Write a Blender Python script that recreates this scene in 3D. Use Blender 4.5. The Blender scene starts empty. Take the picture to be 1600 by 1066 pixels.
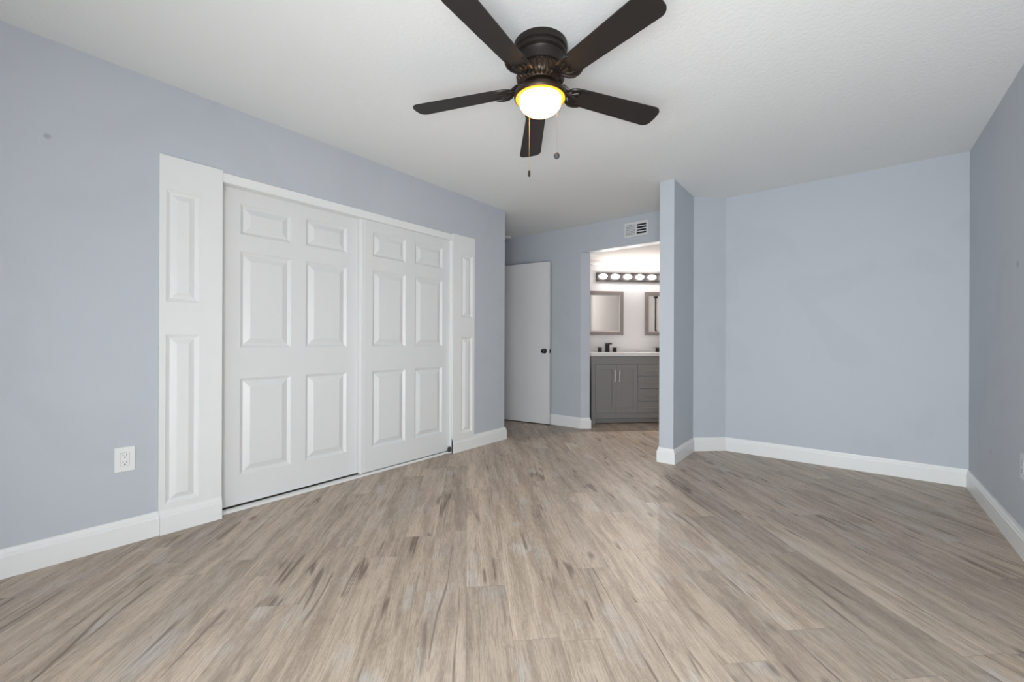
import bpy, bmesh, math, random
from mathutils import Matrix, Vector
sc = bpy.context.scene
COL = sc.collection
PI = math.pi
rnd = random.Random(7)

# ------------------------------------------------------------------ camera, world, lights, exposure
YAW, ROLL, CAM_H, F_PX = 0.6795, 0.0038, 1.0488, 658.77
Fw = Vector((-math.sin(YAW), math.cos(YAW), 0)); Rt = Vector((math.cos(YAW), math.sin(YAW), 0)); Up = Vector((0, 0, 1))
cr = Rt * math.cos(ROLL) + Up * math.sin(ROLL); cu = Up * math.cos(ROLL) - Rt * math.sin(ROLL)
cam = bpy.data.cameras.new('camera'); cam.sensor_fit = 'HORIZONTAL'; cam.sensor_width = 36; cam.lens = F_PX / 1600 * 36
cam.clip_start = 0.02
co = bpy.data.objects.new('camera', cam); COL.objects.link(co)
m = Matrix((cr, cu, -Fw)).transposed().to_4x4(); m.translation = (0, 0, CAM_H); co.matrix_world = m
sc.camera = co
sc.view_settings.view_transform = 'Standard'; sc.view_settings.look = 'None'
sc.view_settings.gamma = 1; sc.view_settings.use_curve_mapping = False
sc.view_settings.exposure = 0.2

w = bpy.data.worlds.new('world'); sc.world = w; w.use_nodes = True
w.node_tree.nodes['Background'].inputs[0].default_value = (0.80, 0.88, 1.0, 1)
w.node_tree.nodes['Background'].inputs[1].default_value = 1.5

# the room: x -2.90 (closet wall) .. 0.659 (right wall), y -0.55 (glass door) .. 4.468 (far wall)
XL, XR, YB, YF, HC, TH = -2.90, 0.659, 4.468, -0.55, 2.44, 0.12
WX0, WX1, WZ0, WZ1 = -1.92, 0.62, 0.04, 2.06

def lamp(name, kind, loc, energy, color, rot=(0, 0, 0), **kw):
    l = bpy.data.lights.new(name, kind); l.energy = energy; l.color = color
    for k, v in kw.items(): setattr(l, k, v)
    o = bpy.data.objects.new(name, l); COL.objects.link(o); o.location = loc; o.rotation_euler = rot
    return o
# area lamps added inside the unseen glass door as window light, fitted by brightness
lamp('rear_light', 'AREA', (0.14, YF + 0.012, 0.60), 67, (0.93, 0.985, 1.0), (PI / 2, 0, 0), shape='RECTANGLE', size=0.96, size_y=1.0)
lamp('rear_light_left', 'AREA', (-1.15, YF + 0.012, 0.65), 10, (0.93, 0.985, 1.0), (PI / 2, 0, 0), shape='RECTANGLE', size=1.5, size_y=1.1)
lamp('ceiling_fill', 'AREA', (-0.2, YF + 0.03, 1.30), 5, (0.91, 0.97, 1.0), (PI / 2 + 0.75, 0, 0), shape='RECTANGLE', size=1.4, size_y=0.9)  # added fill, tilted up to brighten the ceiling

# ------------------------------------------------------------------ materials
def new_mat(name):
    mt = bpy.data.materials.new(name); mt.use_nodes = True
    nt = mt.node_tree; return mt, nt, nt.nodes['Principled BSDF']
def plain(name, col, rough=0.5, metal=0.0, bump=None, spec=None, vary=0.0):
    mt, nt, b = new_mat(name)
    b.inputs['Base Color'].default_value = (*col, 1); b.inputs['Roughness'].default_value = rough
    b.inputs['Metallic'].default_value = metal
    if spec is not None: b.inputs['Specular IOR Level'].default_value = spec
    g = nt.nodes.new('ShaderNodeNewGeometry')
    if vary:
        n = nt.nodes.new('ShaderNodeTexNoise'); n.inputs['Scale'].default_value = 6; n.inputs['Detail'].default_value = 3
        nt.links.new(g.outputs['Position'], n.inputs['Vector'])
        mx = nt.nodes.new('ShaderNodeMix'); mx.data_type = 'RGBA'
        mx.inputs[6].default_value = (*[c * (1 - vary) for c in col], 1); mx.inputs[7].default_value = (*[min(1, c * (1 + vary)) for c in col], 1)
        nt.links.new(n.outputs['Fac'], mx.inputs[0]); nt.links.new(mx.outputs[2], b.inputs['Base Color'])
    if bump:
        n = nt.nodes.new('ShaderNodeTexNoise'); n.inputs['Scale'].default_value = bump[0]; n.inputs['Detail'].default_value = 4
        nt.links.new(g.outputs['Position'], n.inputs['Vector'])
        bp = nt.nodes.new('ShaderNodeBump'); bp.inputs['Strength'].default_value = bump[1]; bp.inputs['Distance'].default_value = bump[2]
        nt.links.new(n.outputs['Fac'], bp.inputs['Height']); nt.links.new(bp.outputs['Normal'], b.inputs['Normal'])
    return mt

class NB:      # small helper for building math chains
    def __init__(s, nt): s.nt = nt
    def lk(s, v, sock):
        if hasattr(v, 'is_output'): s.nt.links.new(v, sock)
        else: sock.default_value = v
    def m(s, op, a, b=0.0, c=0.0):
        n = s.nt.nodes.new('ShaderNodeMath'); n.operation = op
        for i, v in enumerate((a, b, c)): s.lk(v, n.inputs[i])
        return n.outputs[0]
    def comb(s, x, y, z=0.0):
        n = s.nt.nodes.new('ShaderNodeCombineXYZ')
        for i, v in enumerate((x, y, z)): s.lk(v, n.inputs[i])
        return n.outputs[0]
    def noise(s, vec, scale=1.0, detail=2.0, rough=0.5, dist=0.0):
        n = s.nt.nodes.new('ShaderNodeTexNoise'); s.lk(vec, n.inputs['Vector'])
        n.inputs['Scale'].default_value = scale; n.inputs['Detail'].default_value = detail
        n.inputs['Roughness'].default_value = rough; n.inputs['Distortion'].default_value = dist
        return n.outputs['Fac']
    def white(s, vec):
        n = s.nt.nodes.new('ShaderNodeTexWhiteNoise'); n.noise_dimensions = '3D'; s.lk(vec, n.inputs['Vector'])
        return n.outputs['Value'], n.outputs['Color']
    def rng(s, v, a, b, c=0.0, d=1.0, smooth=True):
        n = s.nt.nodes.new('ShaderNodeMapRange'); n.interpolation_type = 'SMOOTHSTEP' if smooth else 'LINEAR'
        for i, x in enumerate((v, a, b, c, d)): s.lk(x, n.inputs[i])
        return n.outputs[0]
    def mix(s, f, a, b, mode='MIX'):
        n = s.nt.nodes.new('ShaderNodeMix'); n.data_type = 'RGBA'; n.blend_type = mode
        s.lk(f, n.inputs[0])
        for v, i in ((a, 6), (b, 7)): s.lk((*v, 1) if isinstance(v, tuple) else v, n.inputs[i])
        return n.outputs[2]

def wall_paint():
    mt, nt, b = new_mat('blue_grey_wall_paint'); k = NB(nt)
    pos = nt.nodes.new('ShaderNodeNewGeometry').outputs['Position']
    base = (0.522, 0.551, 0.597)
    patch = k.rng(k.noise(pos, 1.7, 2, 0.5, 0.6), 0.54, 0.60)
    c = k.mix(k.m('MULTIPLY', patch, 0.35), base, tuple(v * 0.93 for v in base))
    for p, r in (((-2.9, 0.164, 1.988), 0.017), ((0.659, 3.32, 1.454), 0.024), ((0.659, 3.847, 0.379), 0.014)):
        d = nt.nodes.new('ShaderNodeVectorMath'); d.operation = 'DISTANCE'
        nt.links.new(pos, d.inputs[0]); d.inputs[1].default_value = p
        c = k.mix(k.m('MULTIPLY', k.rng(d.outputs['Value'], r * 0.4, r, 1, 0), 0.5), c, tuple(v * 0.45 for v in base))
    nt.links.new(c, b.inputs['Base Color']); b.inputs['Roughness'].default_value = 0.6
    bp = nt.nodes.new('ShaderNodeBump'); bp.inputs['Strength'].default_value = 0.12; bp.inputs['Distance'].default_value = 0.002
    nt.links.new(k.noise(pos, 90, 3), bp.inputs['Height']); nt.links.new(bp.outputs['Normal'], b.inputs['Normal'])
    return mt

def floor_vinyl():
    mt, nt, b = new_mat('grey_brown_vinyl_planks'); k = NB(nt)
    pos = nt.nodes.new('ShaderNodeNewGeometry').outputs['Position']
    sp = nt.nodes.new('ShaderNodeSeparateXYZ'); nt.links.new(pos, sp.inputs[0])
    x, y = sp.outputs[0], sp.outputs[1]
    u = k.m('MULTIPLY', k.m('ADD', x, y), 0.70711)          # across the planks (laid at 45 degrees)
    v = k.m('MULTIPLY', k.m('SUBTRACT', y, x), 0.70711)     # along the planks
    W, L = 0.165, 1.22
    un = k.m('DIVIDE', u, W); row = k.m('FLOOR', un); fu = k.m('SUBTRACT', un, row)
    ro, _ = k.white(k.comb(row, 3.7, 1.3))
    vn = k.m('ADD', k.m('DIVIDE', v, L), ro); seg = k.m('FLOOR', vn); fv = k.m('SUBTRACT', vn, seg)
    r1, rc = k.white(k.comb(row, seg, 0.5))
    s2 = nt.nodes.new('ShaderNodeSeparateXYZ'); nt.links.new(rc, s2.inputs[0])
    ra, rb = s2.outputs[0], s2.outputs[1]
    off = k.m('MULTIPLY', r1, 37.0)
    # wandering grain: bend u a little along the plank
    wob = k.m('MULTIPLY', k.m('SUBTRACT', k.noise(k.comb(k.m('MULTIPLY', u, 5), k.m('MULTIPLY', v, 1.8), off), 1, 2), 0.5), 0.035)
    uw = k.m('ADD', u, wob)
    fine = k.noise(k.comb(k.m('MULTIPLY', uw, 240), k.m('MULTIPLY', v, 9), off), 1, 5, 0.7)
    fine2 = k.noise(k.comb(k.m('MULTIPLY', u, 600), k.m('MULTIPLY', v, 34), off), 1, 3, 0.7)
    band = k.noise(k.comb(k.m('MULTIPLY', uw, 20), k.m('MULTIPLY', v, 1.6), off), 1, 5, 0.62, 0.5)
    blot = k.noise(k.comb(k.m('MULTIPLY', uw, 8), k.m('MULTIPLY', v, 3.2), k.m('ADD', off, 9)), 1, 4, 0.6)
    # cathedral figure: stretched rings in part of the planks
    ring = k.noise(k.comb(k.m('MULTIPLY', uw, 7), k.m('MULTIPLY', v, 0.9), k.m('ADD', off, 70)), 1, 1, 0.4, 0.2)
    fig = k.m('ABSOLUTE', k.m('SUBTRACT', k.m('FRACT', k.m('MULTIPLY', ring, 26)), 0.5))
    light, mid, dark = (0.450, 0.385, 0.318), (0.335, 0.278, 0.225), (0.160, 0.122, 0.094)
    c = k.mix(k.rng(band, 0.34, 0.62), dark, light)
    c = k.mix(0.52, c, mid)
    c = k.mix(k.m('MULTIPLY', k.rng(blot, 0.54, 0.70), 0.70), c, (0.395, 0.385, 0.375))        # pale grey wash
    c = k.mix(k.m('MULTIPLY', k.rng(blot, 0.46, 0.30), 0.50), c, (0.195, 0.152, 0.118))
    c = k.mix(k.m('MULTIPLY', k.m('MULTIPLY', k.rng(fig, 0.12, 0.02), k.rng(rb, 0.45, 0.6)), 0.28), c, (0.17, 0.13, 0.10))
    c = k.mix(k.m('MULTIPLY', k.rng(fine, 0.47, 0.62), 0.58), c, (0.205, 0.160, 0.125))
    c = k.mix(k.m('MULTIPLY', k.rng(fine2, 0.50, 0.66), 0.38), c, (0.53, 0.485, 0.435))
    # thin dark cracks, only in places
    cr_ = k.m('ABSOLUTE', k.m('SUBTRACT', k.noise(k.comb(k.m('MULTIPLY', uw, 11), k.m('MULTIPLY', v, 0.55), k.m('ADD', off, 21)), 1, 3, 0.35, 0.0), 0.5))
    msk = k.rng(k.noise(k.comb(k.m('MULTIPLY', u, 7), k.m('MULTIPLY', v, 3.0), k.m('ADD', off, 50)), 1, 1), 0.53, 0.62)
    c = k.mix(k.m('MULTIPLY', k.m('MULTIPLY', k.rng(cr_, 0.002, 0.022, 1, 0), msk), 0.72), c, (0.085, 0.060, 0.046))
    # broad smoky streaks
    smk = k.noise(k.comb(k.m('MULTIPLY', uw, 30), k.m('MULTIPLY', v, 2.0), k.m('ADD', off, 90)), 1, 4, 0.6, 0.3)
    c = k.mix(k.m('MULTIPLY', k.rng(smk, 0.56, 0.72), 0.45), c, (0.125, 0.098, 0.078))
    # knots
    vo = nt.nodes.new('ShaderNodeTexVoronoi'); vo.inputs['Scale'].default_value = 1.0
    k.lk(k.comb(k.m('MULTIPLY', uw, 8), k.m('MULTIPLY', v, 3.4), off), vo.inputs['Vector'])
    sv = nt.nodes.new('ShaderNodeSeparateXYZ'); nt.links.new(vo.outputs['Color'], sv.inputs[0])
    kn = k.m('MULTIPLY', k.rng(vo.outputs['Distance'], 0.02, 0.20, 1, 0), k.rng(sv.outputs[0], 0.72, 0.80))
    c = k.mix(k.m('MULTIPLY', kn, 0.72), c, (0.075, 0.055, 0.042))
    # plank to plank difference
    c = k.mix(0.85, c, k.mix(k.m('MULTIPLY', ra, 1.0), (0.80, 0.795, 0.79), (1.15, 1.14, 1.13)), 'MULTIPLY')
    c = k.mix(k.m('MULTIPLY', rb, 0.14), c, (0.31, 0.30, 0.295))
    # joints
    eu = k.m('MULTIPLY', k.m('MINIMUM', fu, k.m('SUBTRACT', 1.0, fu)), W)
    ev = k.m('MULTIPLY', k.m('MINIMUM', fv, k.m('SUBTRACT', 1.0, fv)), L)
    jt = k.rng(k.m('MINIMUM', eu, ev), 0.0004, 0.0016, 1, 0)
    c = k.mix(1.0, c, (1.42, 1.375, 1.33), 'MULTIPLY')
    c = k.mix(k.m('MULTIPLY', jt, 0.35), c, (0.10, 0.08, 0.065))
    nt.links.new(c, b.inputs['Base Color'])
    b.inputs['Specular IOR Level'].default_value = 0.3
    k.lk(k.rng(fine, 0.3, 0.7, 0.36, 0.50), b.inputs['Roughness'])
    bp = nt.nodes.new('ShaderNodeBump'); bp.inputs['Strength'].default_value = 0.25; bp.inputs['Distance'].default_value = 0.0012
    k.lk(k.m('SUBTRACT', fine, jt), bp.inputs['Height']); nt.links.new(bp.outputs['Normal'], b.inputs['Normal'])
    return mt

def emitter(name, col, strength):
    mt, nt, b = new_mat(name)
    b.inputs['Base Color'].default_value = (0.9, 0.9, 0.9, 1)
    b.inputs['Emission Color'].default_value = (*col, 1); b.inputs['Emission Strength'].default_value = strength
    return mt
def frosted_amber(name, tint, body):
    mt, nt, b = new_mat(name); k = NB(nt)
    out = nt.nodes['Material Output']
    t = nt.nodes.new('ShaderNodeBsdfTranslucent'); t.inputs[0].default_value = (*tint, 1)
    d = nt.nodes.new('ShaderNodeBsdfPrincipled'); d.inputs['Base Color'].default_value = (*body, 1); d.inputs['Roughness'].default_value = 0.25
    mx = nt.nodes.new('ShaderNodeMixShader'); mx.inputs[0].default_value = 0.25
    nt.links.new(t.outputs[0], mx.inputs[1]); nt.links.new(d.outputs[0], mx.inputs[2]); nt.links.new(mx.outputs[0], out.inputs[0])
    return mt
def clear_glass():
    mt, nt, b = new_mat('clear_glass')
    out = nt.nodes['Material Output']
    t = nt.nodes.new('ShaderNodeBsdfTransparent'); t.inputs[0].default_value = (0.97, 0.98, 0.98, 1)
    g = nt.nodes.new('ShaderNodeBsdfGlossy'); g.inputs['Roughness'].default_value = 0.02
    f = nt.nodes.new('ShaderNodeFresnel'); mx = nt.nodes.new('ShaderNodeMixShader')
    nt.links.new(f.outputs[0], mx.inputs[0]); nt.links.new(t.outputs[0], mx.inputs[1]); nt.links.new(g.outputs[0], mx.inputs[2])
    nt.links.new(mx.outputs[0], out.inputs[0]); return mt

M = dict(
    wall=wall_paint(), floor=floor_vinyl(),
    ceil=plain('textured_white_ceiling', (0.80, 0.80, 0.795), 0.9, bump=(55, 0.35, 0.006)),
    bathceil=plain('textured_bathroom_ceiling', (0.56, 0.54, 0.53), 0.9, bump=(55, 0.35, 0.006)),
    trim=plain('white_trim_paint', (0.83, 0.83, 0.825), 0.35),
    door=plain('white_door_paint', (0.75, 0.75, 0.75), 0.4),
    panel=plain('white_panel_paint', (0.80, 0.80, 0.795), 0.45, vary=0.02),
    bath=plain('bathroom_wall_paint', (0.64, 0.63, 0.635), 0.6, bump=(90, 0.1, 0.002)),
    plastic=plain('white_plastic', (0.82, 0.82, 0.81), 0.35), slot=plain('dark_slot', (0.03, 0.028, 0.026), 0.6),
    bluish=plain('painted_plate', (0.66, 0.69, 0.74), 0.45),
    black=plain('black_metal', (0.018, 0.017, 0.017), 0.4, 0.4), bolt=plain('dark_bracket', (0.06, 0.06, 0.065), 0.5),
    bronze=plain('dark_bronze_metal', (0.030, 0.024, 0.021), 0.38, 0.55, vary=0.15),
    blade=plain('dark_brown_blade', (0.021, 0.017, 0.0155), 0.5, spec=0.3, bump=(40, 0.1, 0.001), vary=0.15),
    brass=plain('brass_chain', (0.62, 0.50, 0.30), 0.35, 0.9), steel=plain('grey_chain', (0.34, 0.33, 0.31), 0.45, 0.7),
    amber=frosted_amber('frosted_amber_glass', (1.0, 0.72, 0.34), (0.9, 0.75, 0.45)), amber_rim=frosted_amber('amber_glass_rim', (0.9, 0.33, 0.03), (0.45, 0.20, 0.03)), glow_tinted=plain('glow_tinted_bronze', (0.048, 0.029, 0.019), 0.38, 0.55, vary=0.15), cab=plain('grey_cabinet_paint', (0.225, 0.218, 0.213), 0.45, vary=0.03),  # the brown bronze has the lit bowl's warm glow put into its colour
    nickel=plain('brushed_nickel', (0.66, 0.62, 0.56), 0.3, 1.0), quartz=plain('white_quartz', (0.72, 0.71, 0.70), 0.2),
    taupe=plain('taupe_frame', (0.22, 0.19, 0.183), 0.5), bevel=plain('pale_bevel', (0.42, 0.40, 0.39), 0.25),
    mirror=plain('mirror_glass', (0.86, 0.86, 0.86), 0.02, 1.0), bulb=emitter('white_bulb', (1.0, 0.95, 0.92), 22),
    chrome=plain('polished_steel', (0.50, 0.46, 0.46), 0.30, 1.0), plate=plain('dark_light_plate', (0.030, 0.027, 0.027), 0.7, spec=0.1), vent=plain('white_vent_metal', (0.72, 0.73, 0.74), 0.5),
    duct=plain('dark_duct', (0.02, 0.02, 0.022), 0.8), glass=clear_glass(), alu=plain('white_aluminium', (0.8, 0.8, 0.8), 0.4),
)

# ------------------------------------------------------------------ mesh helpers
class MB:
    def __init__(s): s.bm = bmesh.new()
    def face(s, pts): return s.bm.faces.new([s.bm.verts.new(p) for p in pts])
    def box(s, a, b):
        (x0, y0, z0), (x1, y1, z1) = a, b
        x0, x1 = sorted((x0, x1)); y0, y1 = sorted((y0, y1)); z0, z1 = sorted((z0, z1))
        v = [s.bm.verts.new(p) for p in ((x0, y0, z0), (x1, y0, z0), (x1, y1, z0), (x0, y1, z0), (x0, y0, z1), (x1, y0, z1), (x1, y1, z1), (x0, y1, z1))]
        for f in ((3, 2, 1, 0), (4, 5, 6, 7), (0, 1, 5, 4), (1, 2, 6, 5), (2, 3, 7, 6), (3, 0, 4, 7)): s.bm.faces.new([v[i] for i in f])
        return s
    def prism(s, poly, z0, z1):
        lo = [s.bm.verts.new((x, y, z0)) for x, y in poly]; hi = [s.bm.verts.new((x, y, z1)) for x, y in poly]
        n = len(poly)
        s.bm.faces.new(lo[::-1]); s.bm.faces.new(hi)
        for i in range(n): s.bm.faces.new((lo[i], lo[(i + 1) % n], hi[(i + 1) % n], hi[i]))
        return s
    def rings(s, rings, closed=True, cap=True):
        vr = [[s.bm.verts.new(p) for p in r] for r in rings]; n = len(rings[0])
        for a, b in zip(vr, vr[1:]):
            for i in range(n if closed else n - 1):
                j = (i + 1) % n; s.bm.faces.new((a[i], a[j], b[j], b[i]))
        if cap:
            for r in (vr[0][::-1], vr[-1]):
                try: s.bm.faces.new(r)
                except ValueError: pass
        return s
    def lathe(s, prof, c=(0, 0, 0), n=48, wave=None, cap=True):
        rs = []
        for i, (r, z) in enumerate(prof):
            ring = []
            for k in range(n):
                a = 2 * PI * k / n; rr = r * (1 + (wave(i, a) if wave else 0))
                ring.append((c[0] + rr * math.cos(a), c[1] + rr * math.sin(a), c[2] + z))
            rs.append(ring)
        return s.rings(rs, True, cap)
    def tube(s, pts, r, n=8, flat=1.0):
        pts = [Vector(p) for p in pts]; rs = []
        for i, p in enumerate(pts):
            t = (pts[min(i + 1, len(pts) - 1)] - pts[max(i - 1, 0)]).normalized()
            a = t.cross(Vector((0, 0, 1)))
            if a.length < 1e-4: a = Vector((1, 0, 0))
            a.normalize(); b = a.cross(t).normalized()
            rr = r[i] if isinstance(r, (list, tuple)) else r
            rs.append([p + a * rr * math.cos(2 * PI * k / n) + b * rr * flat * math.sin(2 * PI * k / n) for k in range(n)])
        return s.rings(rs)
    def build(s, name, mat, parent=None, bevel=0.0, smooth=False, loc=None, segs=2):
        bmesh.ops.remove_doubles(s.bm, verts=s.bm.verts, dist=1e-5)
        bmesh.ops.recalc_face_normals(s.bm, faces=s.bm.faces)
        org = Vector((0, 0, 0)); root = parent
        while root and root.parent: root = root.parent
        if root is None:                     # a top-level mesh keeps its origin at the middle of its foot
            xs = [v.co for v in s.bm.verts]
            org = Vector(((min(v.x for v in xs) + max(v.x for v in xs)) / 2, (min(v.y for v in xs) + max(v.y for v in xs)) / 2, min(v.z for v in xs)))
            loc = org
        elif root.type == 'MESH': org = root.location.copy()
        bmesh.ops.translate(s.bm, verts=s.bm.verts, vec=-org)
        me = bpy.data.meshes.new(name); s.bm.to_mesh(me); s.bm.free()
        me.materials.append(mat)
        if smooth:
            for p in me.polygons: p.use_smooth = True
        o = bpy.data.objects.new(name, me); COL.objects.link(o)
        if loc: o.location = loc
        if parent: o.parent = parent
        if bevel:
            b = o.modifiers.new('bevel', 'BEVEL'); b.width = bevel; b.segments = segs; b.limit_method = 'ANGLE'; b.angle_limit = math.radians(40)
        if smooth:
            e = o.modifiers.new('edges', 'EDGE_SPLIT'); e.split_angle = math.radians(38)
        return o
def props(o, label, cat, group=None, kind=None):
    o['label'] = label; o['category'] = cat
    if group: o['group'] = group
    if kind: o['kind'] = kind
    return o
def thing(name, label, cat, loc=(0, 0, 0), rotz=0, group=None, kind=None):
    o = bpy.data.objects.new(name, None); COL.objects.link(o); o.empty_display_size = 0.1
    o.location = loc; o.rotation_euler = (0, 0, rotz)
    return props(o, label, cat, group, kind)
def struct(name, mb, mat, label, cat, **kw):
    return props(mb.build(name, mat, **kw), label, cat, kind='structure')

def relief(mb, P, u0, u1, v0, v1, panels, prof):
    """a flat face (u,v) carrying rectangular panels; prof = [(inset, height)...]; P(u,v,h) gives the point"""
    us = sorted({u0, u1, *[p[0] for p in panels], *[p[1] for p in panels]})
    vs = sorted({v0, v1, *[p[2] for p in panels], *[p[3] for p in panels]})
    for a, b in zip(us, us[1:]):
        for c, d in zip(vs, vs[1:]):
            um, vm = (a + b) / 2, (c + d) / 2
            if any(p[0] < um < p[1] and p[2] < vm < p[3] for p in panels): continue
            mb.face([P(a, c, 0), P(b, c, 0), P(b, d, 0), P(a, d, 0)])
    for a, b, c, d in panels:
        pi, ph = 0, 0
        for i, h in prof:
            o = [(a + pi, c + pi), (b - pi, c + pi), (b - pi, d - pi), (a + pi, d - pi)]
            n = [(a + i, c + i), (b - i, c + i), (b - i, d - i), (a + i, d - i)]
            for k in range(4):
                j = (k + 1) % 4
                mb.face([P(*o[k], ph), P(*o[j], ph), P(*n[j], h), P(*n[k], h)])
            pi, ph = i, h
        mb.face([P(a + pi, c + pi, ph), P(b - pi, c + pi, ph), P(b - pi, d - pi, ph), P(a + pi, d - pi, ph)])
    return mb
def slab_sides(mb, P, u0, u1, v0, v1, t):
    c = [(u0, v0), (u1, v0), (u1, v1), (u0, v1)]
    for k in range(4):
        j = (k + 1) % 4; mb.face([P(*c[k], 0), P(*c[j], 0), P(*c[j], -t), P(*c[k], -t)])
    mb.face([P(*q, -t) for q in c[::-1]])
    return mb

# ------------------------------------------------------------------ room shell
YE = 3.462                                       # far end of the closet wall
A = Vector((0.70711, 0.70711)); N = Vector((-0.70711, 0.70711)); V0 = Vector((-2.549, 4.748))   # bathroom axes (turned 45 degrees)
def sd(s, d): p = V0 + A * s + N * d; return (p.x, p.y)
DV, SL, SR = 0.545, -0.083, 1.64
struct('floor', MB().box((-5.1, -0.9, -0.08), (0.9, 7.0, 0.0)), M['floor'], 'grey brown wood look vinyl plank floor laid diagonally', 'floor')
struct('ceiling', MB().box((-5.1, -0.9, HC), (0.9, YB + TH, HC + 0.1)), M['ceil'], 'flat white lightly textured ceiling above the bedroom', 'ceiling')
HO = 2.115
CX0, CX1, CZ = 0.858, 2.702, 2.042               # closet opening
struct('wall_left', MB().box((XL - TH, YF, 0), (XL, CX0, HC)).box((XL - TH, CX0, CZ), (XL, CX1, HC)).box((XL - TH, CX1, 0), (XL, YE, HC)),
       M['wall'], 'pale blue grey wall around the sliding closet doors', 'wall', bevel=0)
struct('wall_closet', MB().box((XL - 0.75, 0.5, 0), (XL - 0.70, 3.1, HC)).box((XL - 0.70, 0.5, 0), (XL - TH, 0.55, HC)).box((XL - 0.70, 3.05, 0), (XL - TH, 3.1, HC)),
       M['bath'], 'white inside of the closet behind the sliding doors', 'wall')
struct('wall_right', MB().box((XR, YF - TH, 0), (XR + TH, YB + TH, HC)), M['wall'], 'pale blue grey wall at the right edge of the room', 'wall')
OX0, OX1 = -2.545, -1.590
WXa, WXb, WY = -1.313, -1.190, 3.674
J = (-2.466, 4.547)
wb = MB().prism([(-3.84, YB), (OX0, YB), J, (J[0] - 0.083, J[1] + 0.083), (-2.66, YB + TH), (-3.84, YB + TH)], 0, HO)
wb.box((-3.84, YB, HO), (OX1, YB + TH, HC))
struct('wall_back', wb, M['wall'], 'pale blue grey wall with the bathroom opening behind the open white door', 'wall')
struct('wall_back_right', MB().box((OX1, YB, 0), (WXa, YB + TH, HC)).box((WXb, YB, 0), (XR, YB + TH, HC)), M['wall'], 'wide pale blue grey wall facing the room on the right', 'wall')
struct('wall_wing', MB().box((WXa, WY, 0), (WXb, YB + TH, HC)), M['wall'], 'short blue grey wing wall projecting beside the bathroom opening', 'wall')
DG0, DG1 = (WXb, 4.245), (-0.955, YB)
struct('wall_diagonal', MB().prism([DG0, DG1, (WXb, YB)], 0, HC), M['wall'], 'narrow diagonal blue grey wall between the wing wall and the back wall', 'wall')
XE = -3.72
struct('wall_entry_near', MB().box((-5.0, YE - TH, 0), (XL - TH, YE, HC)), M['wall'], 'blue grey wall of the entry nook behind the closet', 'wall')
struct('wall_entry', MB().box((XE - TH, YE, 0), (XE, 3.49, HC)).box((XE - TH, 3.49, 2.06), (XE, 4.275, HC)).box((XE - TH, 4.275, 0), (XE, YB, HC)),
       M['wall'], 'blue grey wall holding the entry doorway', 'wall')
struct('wall_hall', MB().box((-5.0, YE, 0), (-4.9, YB + TH, HC)).box((-4.9, YB, 0), (-3.84, YB + TH, HC)), M['wall'], 'hallway wall beyond the entry doorway', 'wall')
rear = MB().box((-3.02, YF - TH, 0), (WX0, YF, HC)).box((WX1, YF - TH, 0), (XR, YF, HC)).box((WX0, YF - TH, WZ1), (WX1, YF, HC)).box((WX0, YF - TH, 0), (WX1, YF, WZ0))
struct('wall_front', rear, M['wall'], 'blue grey wall with the sliding glass door behind the camera', 'wall')
# sliding glass door
win = MB()
for a, b in (((WX0, WZ0), (WX1, WZ0 + 0.05)), ((WX0, WZ1 - 0.05), (WX1, WZ1)), ((WX0, WZ0 + 0.05), (WX0 + 0.05, WZ1 - 0.05)), ((WX1 - 0.05, WZ0 + 0.05), (WX1, WZ1 - 0.05)),
             (((WX0 + WX1) / 2 - 0.035, WZ0 + 0.05), ((WX0 + WX1) / 2 + 0.035, WZ1 - 0.05))):
    win.box((a[0], YF - 0.08, a[1]), (b[0], YF - 0.03, b[1]))
wo = struct('window_1', win, M['alu'], 'white framed sliding glass door behind the camera', 'window')
for x0, x1 in ((WX0 + 0.05, (WX0 + WX1) / 2 - 0.035), ((WX0 + WX1) / 2 + 0.035, WX1 - 0.05)):
    g = MB(); g.box((x0, YF - 0.058, WZ0 + 0.05), (x1, YF - 0.052, WZ1 - 0.05)); g.build('pane', M['glass'], wo)
# bathroom shell
DE = -0.2263 - SR                                # where the bathroom's right wall meets the back of the bedroom wall
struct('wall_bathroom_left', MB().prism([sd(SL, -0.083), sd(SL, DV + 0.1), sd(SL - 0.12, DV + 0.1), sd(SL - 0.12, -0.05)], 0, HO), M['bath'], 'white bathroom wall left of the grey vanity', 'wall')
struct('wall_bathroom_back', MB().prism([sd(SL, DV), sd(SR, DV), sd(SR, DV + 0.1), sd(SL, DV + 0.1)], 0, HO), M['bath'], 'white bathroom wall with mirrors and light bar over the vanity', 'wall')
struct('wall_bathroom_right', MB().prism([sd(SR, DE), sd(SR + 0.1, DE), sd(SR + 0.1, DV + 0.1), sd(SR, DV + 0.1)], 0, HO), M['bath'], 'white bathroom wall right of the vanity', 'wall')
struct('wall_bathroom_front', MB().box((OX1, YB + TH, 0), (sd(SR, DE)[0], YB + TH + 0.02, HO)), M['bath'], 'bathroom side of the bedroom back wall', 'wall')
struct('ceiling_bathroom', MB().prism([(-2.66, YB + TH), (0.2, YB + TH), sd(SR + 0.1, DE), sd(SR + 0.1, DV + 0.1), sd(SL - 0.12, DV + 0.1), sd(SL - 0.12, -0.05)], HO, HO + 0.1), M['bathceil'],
       'low textured white bathroom ceiling', 'ceiling')

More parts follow.
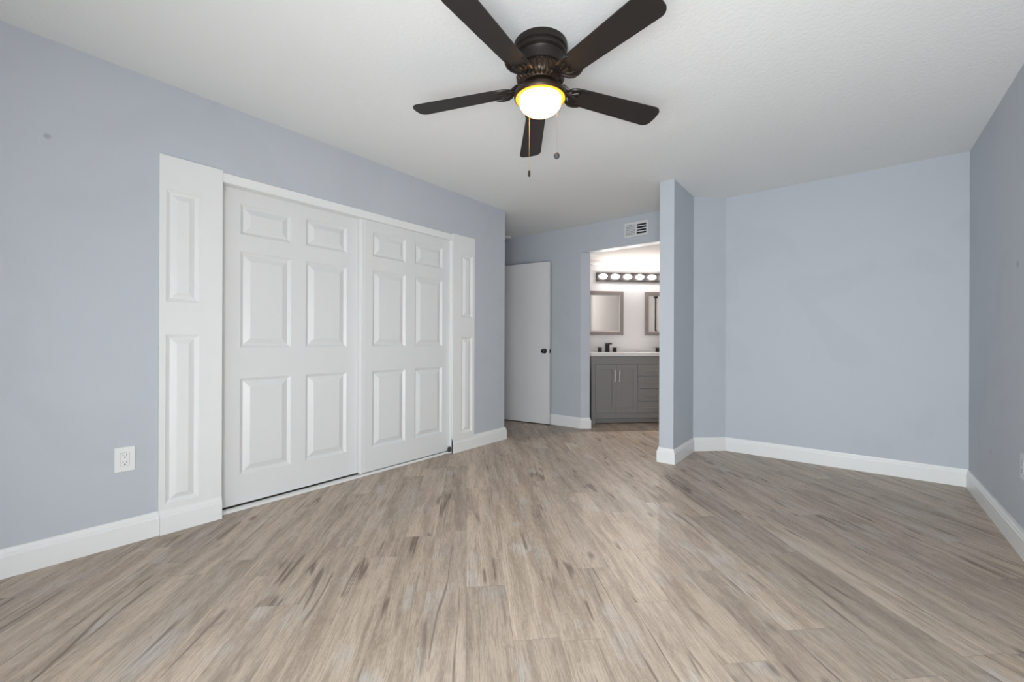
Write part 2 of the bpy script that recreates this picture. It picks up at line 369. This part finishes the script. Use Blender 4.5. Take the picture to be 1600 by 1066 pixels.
# baseboards: a moulded profile swept along the foot of the walls
BPROF = [(0.0, 0.0), (0.016, 0.0), (0.016, 0.093), (0.0125, 0.097), (0.0115, 0.102), (0.0115, 0.107), (0.0085, 0.113), (0.0060, 0.122), (0.0055, 0.128), (0.0, 0.128)]
def sweep_segments(path, extra=0.0):
    """room side lies to the right of the path's direction; returns one MB per segment, mitred at the corners"""
    P = [Vector(p) for p in path]; dirs = [(b - a).normalized() for a, b in zip(P, P[1:])]
    nor = [Vector((d.y, -d.x)) for d in dirs]; out = []
    def off(i, t):
        if i == 0: return P[0] + nor[0] * t
        if i == len(P) - 1: return P[-1] + nor[-1] * t
        n1, n2 = nor[i - 1], nor[i]; b = (n1 + n2); return P[i] + b * (t / (0.5 * b.length_squared))
    for i in range(len(dirs)):
        r0 = [(*off(i, t + (extra if t > 0 else 0)), z) for t, z in BPROF]; r1 = [(*off(i + 1, t + (extra if t > 0 else 0)), z) for t, z in BPROF]
        mb = MB(); mb.rings([r0, r1]); out.append(mb)
    return out
def joined(mbs):
    big = MB()
    for mb in mbs:
        me = bpy.data.meshes.new('tmp'); mb.bm.to_mesh(me); mb.bm.free(); big.bm.from_mesh(me); bpy.data.meshes.remove(me)
    return big
segs = sweep_segments([(XL, YF), (XL, 0.572)])
struct('baseboard_left', segs[0], M['trim'], 'white baseboard under the outlet left of the closet', 'baseboard')
segs = sweep_segments([(XL, 0.5725), (XL, CX0)], 0.010)
struct('baseboard_left_panel', segs[0], M['trim'], 'thicker white baseboard piece under the left closet side panel', 'baseboard')
segs = sweep_segments([(XL, CX1), (XL, YE), (XE, YE)], 0.004)
# the two pieces round the wall's end
struct('baseboard_closet_end', joined(segs), M['trim'], 'white baseboard right of the closet doors, turning the wall end', 'baseboard')
segs = sweep_segments([(XE, YB), (OX0, YB), J, (J[0] - 0.06, J[1] + 0.06)])
struct('baseboard_back', joined(segs), M['trim'], 'white baseboard between the open door and bathroom opening', 'baseboard')
segs = sweep_segments([(OX1, YB), (WXa, YB), (WXa, WY), (WXb, WY), DG0, DG1, (XR, YB), (XR, YF)])

struct('baseboard_wing', joined(segs[0:4]), M['trim'], 'white baseboard wrapping the end of the short wing wall', 'baseboard')
struct('baseboard_diagonal', segs[4], M['trim'], 'short white baseboard under the narrow diagonal wall', 'baseboard')
struct('baseboard_back_right', segs[5], M['trim'], 'long white baseboard under the wide back wall', 'baseboard')
struct('baseboard_right', segs[6], M['trim'], 'white baseboard along the right wall', 'baseboard')

# ------------------------------------------------------------------ closet: side panels, header, track, sliding doors
MOULD = [(0.004, -0.004), (0.018, -0.0145), (0.022, -0.0145), (0.054, -0.0015), (0.057, 0.0)]
def side_panel(name, y0, y1, mouldings, label):
    xf = XL + 0.014; P = lambda u, v, h: (xf + h, u, v)
    mb = relief(MB(), P, y0, y1, 0.0, 2.048, mouldings, [(0.004, -0.004), (0.019, -0.0135), (0.023, -0.0135), (0.050, -0.0005)])
    slab_sides(mb, P, y0, y1, 0.0, 2.048, 0.0139)
    return struct(name, mb, M['panel'], label, 'trim')
side_panel('trim_1', 0.5675, CX0, [(0.596, 0.748, 0.157, 1.077), (0.596, 0.748, 1.257, 1.866)], 'white moulded side panel left of the closet doors')
side_panel('trim_2', CX1, 2.988, [(2.811, 2.957, 0.168, 1.084), (2.811, 2.957, 1.272, 1.870)], 'narrow white moulded side panel right of the closet doors')
hd = MB().box((XL - TH + 0.001, CX0 + 0.002, 1.984), (XL + 0.001, CX1 - 0.002, 2.041))
struct('trim_3', hd, M['trim'], 'white header strip over the sliding closet doors', 'trim', bevel=0.002)
jb = MB().box((XL - TH, CX0, 0), (XL - 0.001, CX0 + 0.004, 1.984)).box((XL - TH, CX1 - 0.004, 0), (XL - 0.001, CX1, 1.984))
struct('trim_4', jb, M['trim'], 'white jamb lining on both sides of the closet opening', 'trim')
tk = MB().box((XL - 0.10, CX0 + 0.005, 0.0005), (XL - 0.024, CX1 - 0.005, 0.006)).box((XL - 0.030, CX0 + 0.005, 0.006), (XL - 0.024, CX1 - 0.005, 0.019)).box((XL - 0.072, CX0 + 0.005, 0.006), (XL - 0.066, CX1 - 0.005, 0.014))
to = struct('trim_5', tk, M['trim'], 'white floor track under the sliding closet doors', 'trim')
st = MB().box((XL - 0.022, 2.672, 0.0195), (XL + 0.003, 2.697, 0.062)).box((XL - 0.030, 2.676, 0.0195), (XL - 0.022, 2.693, 0.045))
props(st.build('door_bumper', M['bolt'], bevel=0.002), 'small dark grey door bumper at the right end of the closet track', 'door bumper')

ROWS = [(0.203, 0.809), (1.001, 1.602), (1.710, 1.901)]
def sliding_door(name, xf, y0, y1, cols, label):
    P = lambda u, v, h: (xf + h, u, v)
    pn = [(a, b, c, d) for a, b in cols for c, d in ROWS]
    mb = relief(MB(), P, y0, y1, 0.026, 2.005, pn, MOULD)
    slab_sides(mb, P, y0, y1, 0.026, 2.005, 0.034)
    return struct(name, mb, M['door'], label, 'door')
sliding_door('door_1', XL - 0.072, 0.872, 1.806, [(0.980, 1.287), (1.386, 1.692)], 'left white six panel sliding closet door, set further back')
d2 = sliding_door('door_2', XL - 0.032, 1.788, 2.696, [(1.888, 2.200), (2.298, 2.609)], 'right white six panel sliding closet door, in front')
es = MB().box((XL - 0.031, 1.786, 0.022), (XL - 0.0285, 1.800, 1.983)).box((XL - 0.067, 1.7855, 0.022), (XL - 0.031, 1.7875, 1.983)).box((XL - 0.031, 1.808, 0.026), (XL - 0.0295, 1.818, 1.983))
es.build('edge_channel', M['trim'], d2)

# ------------------------------------------------------------------ open entry door
HX, HY = -3.700, 4.272; DX, DY = -2.944, 4.384
L_ = math.hypot(DX - HX, DY - HY); ang = math.atan2(DY - HY, DX - HX)
dr = thing('door_3', 'plain white entry door standing open against the back wall', 'door', (HX, HY, 0), ang, kind='structure')
MB().box((0, 0, 0.012), (L_, 0.035, 2.045)).build('door_leaf', M['door'], dr, bevel=0.0015)
kb = MB().rings([[(L_ - 0.062 + r * math.cos(a), -y, 0.925 + r * math.sin(a)) for a in [2 * PI * k / 24 for k in range(24)]] for r, y in
                 ((0.031, 0.0), (0.031, 0.004), (0.027, 0.008), (0.012, 0.010), (0.011, 0.028), (0.020, 0.034), (0.0265, 0.044), (0.0275, 0.054), (0.023, 0.063), (0.012, 0.068))])
kb.build('door_knob', M['black'], dr, smooth=True)
lp = MB().box((L_, 0.006, 0.897), (L_ + 0.0015, 0.029, 0.953)).box((L_ + 0.0015, 0.011, 0.916), (L_ + 0.011, 0.024, 0.934))
lp.build('latch', M['black'], dr)
for z in (0.22, 1.05, 1.85):
    MB().lathe([(0.006, 0), (0.006, 0.09)], (-0.004, 0.030, z), 12).build('hinge', M['black'], dr)
dc = MB()
for y0, y1, z1 in ((YE + 0.002, 3.49, 2.085), ): dc.box((XE, y0, 0), (XE + 0.012, y1, z1))
dc.box((XE, 3.49, 2.06), (XE + 0.012, 4.25, 2.12))
struct('trim_6', dc, M['trim'], 'white casing around the entry doorway', 'trim')

# ------------------------------------------------------------------ wall and ceiling fittings
def outlet(name, x, y, z, side, label, mat):
    o = thing(name, label, 'outlet', (x, y, z), group='wall outlets')
    hw, hh = 0.0395, 0.062; sx = side
    p = MB(); b0 = [(0, -hw, -hh), (0, hw, -hh), (0, hw, hh), (0, -hw, hh)]
    p.rings([[(sx * d, yy * (1 - i), zz * (1 - i * 0.7)) for _, yy, zz in b0] for d, i in ((0, 0), (0.005, 0), (0.0065, 0.03))])
    p.build('cover_plate', mat, o)
    r = MB().box((sx * 0.0065, -0.0168, -0.0335), (sx * 0.0085, 0.0168, 0.0335)); rec = r.build('receptacle', mat, o, bevel=0.0006)
    s = MB()
    for zc in (0.017, -0.0195):
        s.box((sx * 0.0085, -0.0082, zc + 0.001), (sx * 0.0088, -0.0056, zc + 0.0105))
        s.box((sx * 0.0085, 0.0056, zc + 0.002), (sx * 0.0088, 0.0080, zc + 0.0095))
        s.rings([[(sx * d, 0.0032 * math.cos(a), zc - 0.006 + 0.0034 * math.sin(a)) for a in [2 * PI * k / 12 for k in range(12)]] for d in (0.0085, 0.0088)])
    s.build('slots', M['slot'], rec)
    fr = MB()
    for a, b in (((-0.0178, -0.0345), (-0.0168, 0.0345)), ((0.0168, -0.0345), (0.0178, 0.0345)), ((-0.0168, -0.0345), (0.0168, -0.0335)), ((-0.0168, 0.0335), (0.0168, 0.0345))):
        fr.box((sx * 0.0064, a[0], a[1]), (sx * 0.0068, b[0], b[1]))
    fr.build('gap', plain('shadow_gap', (0.30, 0.30, 0.30), 0.8), rec)
    return o
outlet('wall_outlet', XL, 0.4345, 0.436, 1, 'white wall outlet with dark slots above the baseboard left of the closet', M['plastic'])
outlet('wall_outlet', XR, 3.196, 0.437, -1, 'pale wall outlet on the right wall, cut by the picture edge', M['bluish'])

# air register over the bathroom opening
vx, vz, hw, hh = -1.8565, 2.285, 0.1335, 0.080
vt = thing('air_vent', 'white two way air vent high on the wall over the bathroom opening', 'vent', (vx, YB, vz))
f = MB()
for a, b in (((-hw, -hh), (-hw + 0.017, hh)), ((hw - 0.017, -hh), (hw, hh)), ((-hw + 0.017, -hh), (hw - 0.017, -hh + 0.016)), ((-hw + 0.017, hh - 0.016), (hw - 0.017, hh)), ((-0.007, -hh + 0.016), (0.007, hh - 0.016))):
    f.box((a[0], -0.010, a[1]), (b[0], 0, b[1]))
f.build('frame', M['vent'], vt, bevel=0.001)
MB().box((-hw + 0.018, -0.002, -hh + 0.017), (hw - 0.018, -0.0005, hh - 0.017)).build('duct_opening', M['duct'], vt)
for x0, x1, tilt in ((-hw + 0.0175, -0.0075, -1), (0.0075, hw - 0.0175, 1)):
    b = MB(); nsl = 8 if tilt < 0 else 5
    for i in range(nsl):
        zc = -hh + 0.022 + i * (2 * hh - 0.040) / (nsl - 1) * 0.98
        if tilt < 0: q = [(-0.0095, zc - 0.008), (-0.003, zc + 0.008), (-0.0022, zc + 0.008), (-0.0087, zc - 0.008)]
        else: q = [(-0.0098, zc + 0.004), (-0.0025, zc - 0.004), (-0.0025, zc - 0.0056), (-0.0098, zc + 0.0024)]
        b.rings([[(x, yy, zz) for yy, zz in q] for x in (x0, x1)])
    b.build('louvers', M['vent'], vt)
sd_ = MB().lathe([(0.070, 0.0), (0.070, -0.008), (0.064, -0.016), (0.050, -0.022), (0.022, -0.024), (0.022, -0.022)], (-3.612, 4.335, HC), 40)
props(sd_.build('smoke_detector', M['plastic'], smooth=True), 'round white smoke detector on the ceiling above the open entry door', 'smoke detector')

# ------------------------------------------------------------------ ceiling fan
FX, FY, FZ = -1.150, 1.629, 2.2466
fan = thing('ceiling_fan', 'dark bronze five blade ceiling fan with lit frosted bowl light', 'ceiling fan', (FX, FY, HC))
ZF = lambda z: z - HC
MB().lathe([(0.126, ZF(2.4399)), (0.127, ZF(2.425)), (0.125, ZF(2.412)), (0.118, ZF(2.408)), (0.118, ZF(2.402)), (0.122, ZF(2.398)), (0.120, ZF(2.388)), (0.113, ZF(2.384)), (0.113, ZF(2.379)),
            (0.116, ZF(2.375)), (0.111, ZF(2.366)), (0.106, ZF(2.350)), (0.103, ZF(2.332)), (0.092, ZF(2.326))], n=64).build('canopy', M['bronze'], fan, smooth=True)
rib = lambda i, a: (0.030 * (1 if math.sin(a * 30) > 0 else -1) if 1 < i < 7 else 0)
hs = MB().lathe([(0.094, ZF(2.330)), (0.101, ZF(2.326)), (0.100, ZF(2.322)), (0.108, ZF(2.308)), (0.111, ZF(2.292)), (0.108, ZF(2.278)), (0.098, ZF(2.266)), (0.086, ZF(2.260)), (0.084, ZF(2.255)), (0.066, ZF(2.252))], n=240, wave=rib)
hs.build('motor_housing', M['glow_tinted'], fan, smooth=True)
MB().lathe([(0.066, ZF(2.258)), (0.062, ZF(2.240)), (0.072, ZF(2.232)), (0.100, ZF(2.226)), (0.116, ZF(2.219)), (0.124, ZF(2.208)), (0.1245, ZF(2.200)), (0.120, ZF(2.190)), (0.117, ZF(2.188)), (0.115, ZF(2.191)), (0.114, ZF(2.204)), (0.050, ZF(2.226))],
           n=64).build('light_kit', M['glow_tinted'], fan, smooth=True)
MB().lathe([(0.1165, ZF(2.1945)), (0.1150, ZF(2.1915)), (0.1040, ZF(2.1895)), (0.1010, ZF(2.1880))], n=64, cap=False).build('bowl_rim', M['amber_rim'], fan, smooth=True)
bowl = [(0.1010, ZF(2.1880))]
for i in range(1, 17):
    t = i / 16
    bowl.append((0.1010 * (1 - t ** 2.4) ** 0.5 + 1e-4, ZF(2.188) - 0.071 * t))
MB().lathe(bowl, n=64, cap=False).build('glass_bowl', M['amber'], fan, smooth=True)
lamp('fan_bulb', 'POINT', (FX, FY, 2.200), 7, (1.0, 0.74, 0.42), shadow_soft_size=0.012)

PH, PIT, DROOP, TX, TY = 3.54128, -0.175595, 0.026175, 0.01979, -0.03333
DA = {0: 0.0146, 1: 0.0262, 2: -0.0289, 3: -0.0110, 4: -0.0010}
R0, R1, W0, W1 = 0.165, 0.645, 0.104, 0.131
def blade_frame(k):
    a = PH + k * 2 * PI / 5 + DA[k]; er = Vector((math.cos(a), math.sin(a), 0)); et = Vector((-math.sin(a), math.cos(a), 0))
    slope = TX * math.cos(a) + TY * math.sin(a) - DROOP
    def P(r, t, h=0.0): return Vector((0, 0, FZ - HC)) + er * r + et * (t * math.cos(PIT)) + Vector((0, 0, t * math.sin(PIT) + r * slope + h))
    return P
def half_w(r): return (W0 + (W1 - W0) * (r - 0.2) / (R1 - 0.2)) / 2
def blade_outline():
    pts = []
    for i in range(9):                       # tip: rounded corners
        t = i / 8 * PI / 2; c = 0.034; pts.append((R1 - c + c * math.sin(t) - 0.004 * (1 - math.sin(t)), half_w(R1) - c + c * math.cos(t)))
    tip = pts + [(R1 + 0.003, 0)] + [(r, -w) for r, w in pts[::-1]]
    root = []
    for i in range(7):
        t = i / 6 * PI / 2; c = 0.040; root.append((R0 + c - c * math.cos(t), half_w(0.2) - c + c * math.sin(t)))
    return [(r, w) for r, w in root] + tip + [(r, -w) for r, w in root[::-1]]
OUT = blade_outline()
for k in range(5):
    P = blade_frame(k)
    bl = MB().rings([[P(r, w, 0.003) for r, w in OUT], [P(r, w, -0.003) for r, w in OUT]]).build('blade', M['blade'], fan)
    ir = MB()
    # neck from the motor, then a scrolled fork clasping the underside of the blade root
    ir.tube([P(0.080, 0, 0.036), P(0.105, 0, 0.024), P(0.130, 0, 0.004), P(0.160, 0, -0.007), P(0.195, 0, -0.008)], [0.016, 0.015, 0.013, 0.014, 0.010], 10, 0.6)
    for s in (1, -1):
        ir.tube([P(0.118, 0.004 * s, 0.008), P(0.138, 0.022 * s, -0.001), P(0.152, 0.040 * s, -0.005), P(0.172, 0.051 * s, -0.007), P(0.200, 0.053 * s, -0.007), P(0.222, 0.049 * s, -0.006), P(0.236, 0.042 * s, -0.005)],
                [0.007, 0.0075, 0.0085, 0.009, 0.0085, 0.006, 0.003], 8, 0.75)
        ir.tube([P(0.150, 0.006 * s, -0.006), P(0.168, 0.020 * s, -0.008), P(0.184, 0.031 * s, -0.008), P(0.196, 0.028 * s, -0.008), P(0.194, 0.019 * s, -0.008)], [0.007, 0.0075, 0.007, 0.006, 0.004], 8, 0.75)
        for q in range(3):
            ir.tube([P(0.096 + 0.006 * q, (0.010 + 0.009 * q) * s, 0.026 - 0.003 * q), P(0.130 + 0.004 * q, (0.014 + 0.010 * q) * s, 0.000 - 0.001 * q)], [0.004, 0.003], 6, 0.8)
    o = [(0.148, 0.0), (0.156, 0.030), (0.172, 0.046), (0.186, 0.048), (0.190, 0.040), (0.180, 0.030), (0.184, 0.014), (0.200, 0.0)]
    o = o + [(r, -w) for r, w in o[-2:0:-1]]
    ir.rings([[P(r, w, -0.0030) for r, w in o], [P(r, w, -0.0065) for r, w in o]])
    ir.build('blade_iron', M['bronze'], bl, smooth=True)
def pull_chain(x, y, z0, z1, mat, fob, rz):
    pts = [(x, y, ZF(z0 - (z0 - z1) * i / 60)) for i in range(61)]
    ch = MB().tube(pts, [0.0011 if i % 2 else 0.0006 for i in range(61)], 6).build('pull_chain', mat, fan)
    fb = MB().lathe(fob, (x, y, ZF(z1)), 20); fb.build('fob', M['bolt'] if rz else M['black'], ch, smooth=True)
C1 = (-1.253 - FX, 1.682 - FY); C2 = (-1.063 - FX, 1.639 - FY)
pull_chain(C1[0], C1[1], 2.192, 1.895, M['brass'], [(0.0015, 0.002), (0.0045, 0.0), (0.006, -0.004), (0.006, -0.013), (0.0045, -0.015), (0.006, -0.018), (0.006, -0.026), (0.003, -0.029)], 0)
pull_chain(C2[0], C2[1], 2.200, 1.917, M['steel'], [(0.002, 0.002), (0.007, -0.001), (0.012, -0.007), (0.0138, -0.014), (0.012, -0.021), (0.007, -0.027), (0.002, -0.029)], 1)

# ------------------------------------------------------------------ bathroom: vanity, worktop, faucets, mirrors, light
BA = PI / 4; VB = (V0.x, V0.y, 0); VW = 1.54
van = thing('bathroom_vanity', 'grey double bathroom vanity with shaker doors and centre drawers', 'vanity', VB, BA)
DB = 0.535
bd = MB().box((0.010, 0.020, 0.075), (VW - 0.010, DB, 0.862)).box((0.052, 0.012, 0.077), (VW - 0.052, 0.020, 0.140)).box((0.052, 0.012, 0.762), (VW - 0.052, 0.020, 0.862))
bd.box((0.052, 0.075, 0.006), (VW - 0.052, 0.090, 0.075))
bd.build('body', M['cab'], van, bevel=0.0015)
for x, y in ((0.0, 0.0), (VW - 0.052, 0.0), (0.0, DB - 0.052), (VW - 0.052, DB - 0.052)):
    MB().box((x, y, 0.0), (x + 0.052, y + 0.052, 0.863)).build('leg', M['cab'], van, bevel=0.0015)
def bar_handle(mb, p, axis, length, out=0.026):
    x, z = p; h = length / 2
    e = [(x, z - h), (x, z + h)] if axis == 'z' else [(x - h, z), (x + h, z)]
    mb.tube([(e[0][0], -out, e[0][1]), (e[1][0], -out, e[1][1])], 0.0052, 10)
    k = 0.012
    for (ex, ez), sg in ((e[0], 1), (e[1], -1)):
        px, pz = (ex, ez + k * sg) if axis == 'z' else (ex + k * sg, ez)
        mb.tube([(px, -out, pz), (px, 0.002, pz)], 0.0045, 8)
    return mb
SH = [(0.002, -0.008), (0.004, -0.008)]
for x0, x1, hx in ((0.055, 0.3195, 0.295), (0.3225, 0.600, 0.358), (0.940, 1.2175, 1.182), (1.2205, 1.485, 1.245)):
    P = lambda u, v, h: (u, -h, v)
    fr = relief(MB(), P, x0, x1, 0.143, 0.759, [(x0 + 0.052, x1 - 0.052, 0.208, 0.697)], SH)
    slab_sides(fr, P, x0, x1, 0.143, 0.759, 0.0195)
    do = fr.build('door', M['cab'], van)
    bar_handle(MB(), (hx, 0.612), 'z', 0.148).build('handle', M['nickel'], do, smooth=True)
for z0, z1 in ((0.143, 0.2875), (0.2905, 0.4465), (0.4495, 0.6055), (0.6085, 0.759)):
    dw = MB().box((0.6035, 0.0, z0), (0.9365, 0.0195, z1)).build('drawer', M['cab'], van, bevel=0.0012)
    bar_handle(MB(), (0.770, (z0 + z1) / 2), 'x', 0.165).build('handle', M['nickel'], dw, smooth=True)
S1, S2 = 0.355, VW - 0.355
ct = thing('countertop', 'white countertop with two sinks on the grey vanity', 'countertop', (*sd(0, 0), 0.8635), BA)
P = lambda u, v, h: (u, v, 0.041 + h)
tp = relief(MB(), P, -0.012, VW + 0.012, -0.014, DB + 0.007, [(S1 - 0.21, S1 + 0.21, 0.09, 0.40), (S2 - 0.21, S2 + 0.21, 0.09, 0.40)], [(0.004, -0.006), (0.012, -0.040), (0.03, -0.0405)])
slab_sides(tp, P, -0.012, VW + 0.012, -0.014, DB + 0.007, 0.041)
tp.build('slab', M['quartz'], ct)
bs = MB()
for s in (S1, S2):
    r = lambda i, z: [(s - 0.198 + i, 0.102 + i, z), (s + 0.198 - i, 0.102 + i, z), (s + 0.198 - i, 0.388 - i, z), (s - 0.198 + i, 0.388 - i, z)]
    bs = MB().rings([r(0.0, 0.001), r(0.014, 0.003)]); bs.build('basin', M['quartz'], ct)
def faucet(s, label):
    o = thing('faucet', label, 'faucet', (*sd(s, 0.455), 0.9048), BA, group='faucets on the vanity countertop')
    sp = MB().box((-0.027, -0.022, 0.0), (0.027, 0.022, 0.106)).box((-0.027, -0.125, 0.104), (0.027, 0.022, 0.116)); sp.box((-0.020, -0.020, 0.114), (0.066, 0.004, 0.121))
    sp.build('spout', M['black'], o, bevel=0.0015)
    for sx in (-1, 1):
        h = MB().box((sx * 0.104 - 0.022, -0.022, 0.0), (sx * 0.104 + 0.022, 0.022, 0.058)); ho = h.build('handle', M['black'], o, bevel=0.0015)
        MB().box((sx * 0.084, -0.010, 0.0582), (sx * 0.172, 0.010, 0.0635)).build('lever', M['chrome'], ho)
faucet(S1, 'black widespread faucet on the countertop under the left mirror')
faucet(S2, 'black faucet on the countertop under the right mirror, mostly hidden by the wing wall')
def mirror(s0, s1, label):
    o = thing('wall_mirror', label, 'mirror', (*sd((s0 + s1) / 2, DV), 1.135), BA, group='framed mirrors above the vanity')
    hw, hz, fw = (s1 - s0) / 2, 0.612, 0.048
    f = MB(); c = [(-hw, 0), (hw, 0), (hw, hz), (-hw, hz)]
    rg = lambda i, y: [(x + (i if x < 0 else -i), y, z + (i if z == 0 else -i)) for x, z in c]
    f.rings([rg(0, -0.001), rg(0, -0.022), rg(0.004, -0.025), rg(fw - 0.006, -0.023), rg(fw, -0.016), rg(fw, -0.006)], True, False)
    f.build('frame', M['taupe'], o)
    MB().rings([rg(fw, -0.0155), rg(fw + 0.012, -0.010), rg(fw + 0.012, -0.006)], True, False).build('bevel_strip', M['bevel'], o)
    MB().box((-hw + fw, -0.009, fw), (hw - fw, -0.006, hz - fw)).build('glass', M['mirror'], o)
mirror(0.090, 0.612, 'taupe framed wall mirror above the left faucet, fully in view')
mirror(0.928, 1.450, 'taupe framed wall mirror partly hidden by the wing wall')
LB0, LB1 = 0.222, 1.262
vl = thing('vanity_light', 'dark framed light bar with a row of glowing bulbs above the mirrors', 'wall light', (*sd((LB0 + LB1) / 2, DV), 1.884), BA)
hw = (LB1 - LB0) / 2
MB().box((-hw, -0.016, 0.0), (hw, -0.001, 0.118)).build('back_plate', M['plate'], vl)
fb = MB()
for a, b in (((-hw, 0), (hw, 0.013)), ((-hw, 0.105), (hw, 0.118)), ((-hw, 0.013), (-hw + 0.013, 0.105)), ((hw - 0.013, 0.013), (hw, 0.105))):
    fb.box((a[0], -0.034, a[1]), (b[0], -0.0165, b[1]))
fb.build('frame', M['bronze'], vl)
for i in range(6):
    x = -hw + 0.082 + i * 0.1752
    g = MB(); rs = []
    for j in range(13):
        t = -PI / 2 + PI * j / 12
        rs.append([(x + 0.058 * math.cos(t) * math.cos(a), -0.062 - 0.040 * math.sin(t), 0.061 + 0.035 * math.cos(t) * math.sin(a)) for a in [2 * PI * q / 24 for q in range(24)]])
    g.rings(rs, True, False); g.build('bulb', M['bulb'], vl, smooth=True)
for x in (-0.35, 0.0, 0.35):          # unseen spots added before the bulbs, extra fill for bathroom and entry nook
    p = V0 + A * ((LB0 + LB1) / 2 + x) + N * (DV - 0.112)
    lamp('vanity_fill_spot', 'SPOT', (p.x, p.y, 1.945), 24, (1.0, 0.91, 0.83), (math.radians(68), 0, BA + PI), spot_size=math.radians(165), spot_blend=1.0, shadow_soft_size=0.0)
# black rail on the bathroom's right wall (seen in the right mirror)
rl = thing('wall_rail', 'black vertical rail with square top bracket, reflected in the right mirror', 'rail', (*sd(SR, -0.61), 1.23), BA)
MB().box((-0.034, -0.010, 0.0), (-0.020, 0.010, 0.575)).build('bar', M['black'], rl)
MB().box((-0.045, -0.032, 0.555), (-0.001, 0.032, 0.605)).build('bracket', M['black'], rl)
MB().box((-0.034, -0.010, -0.012), (-0.001, 0.010, 0.006)).build('bracket', M['black'], rl)
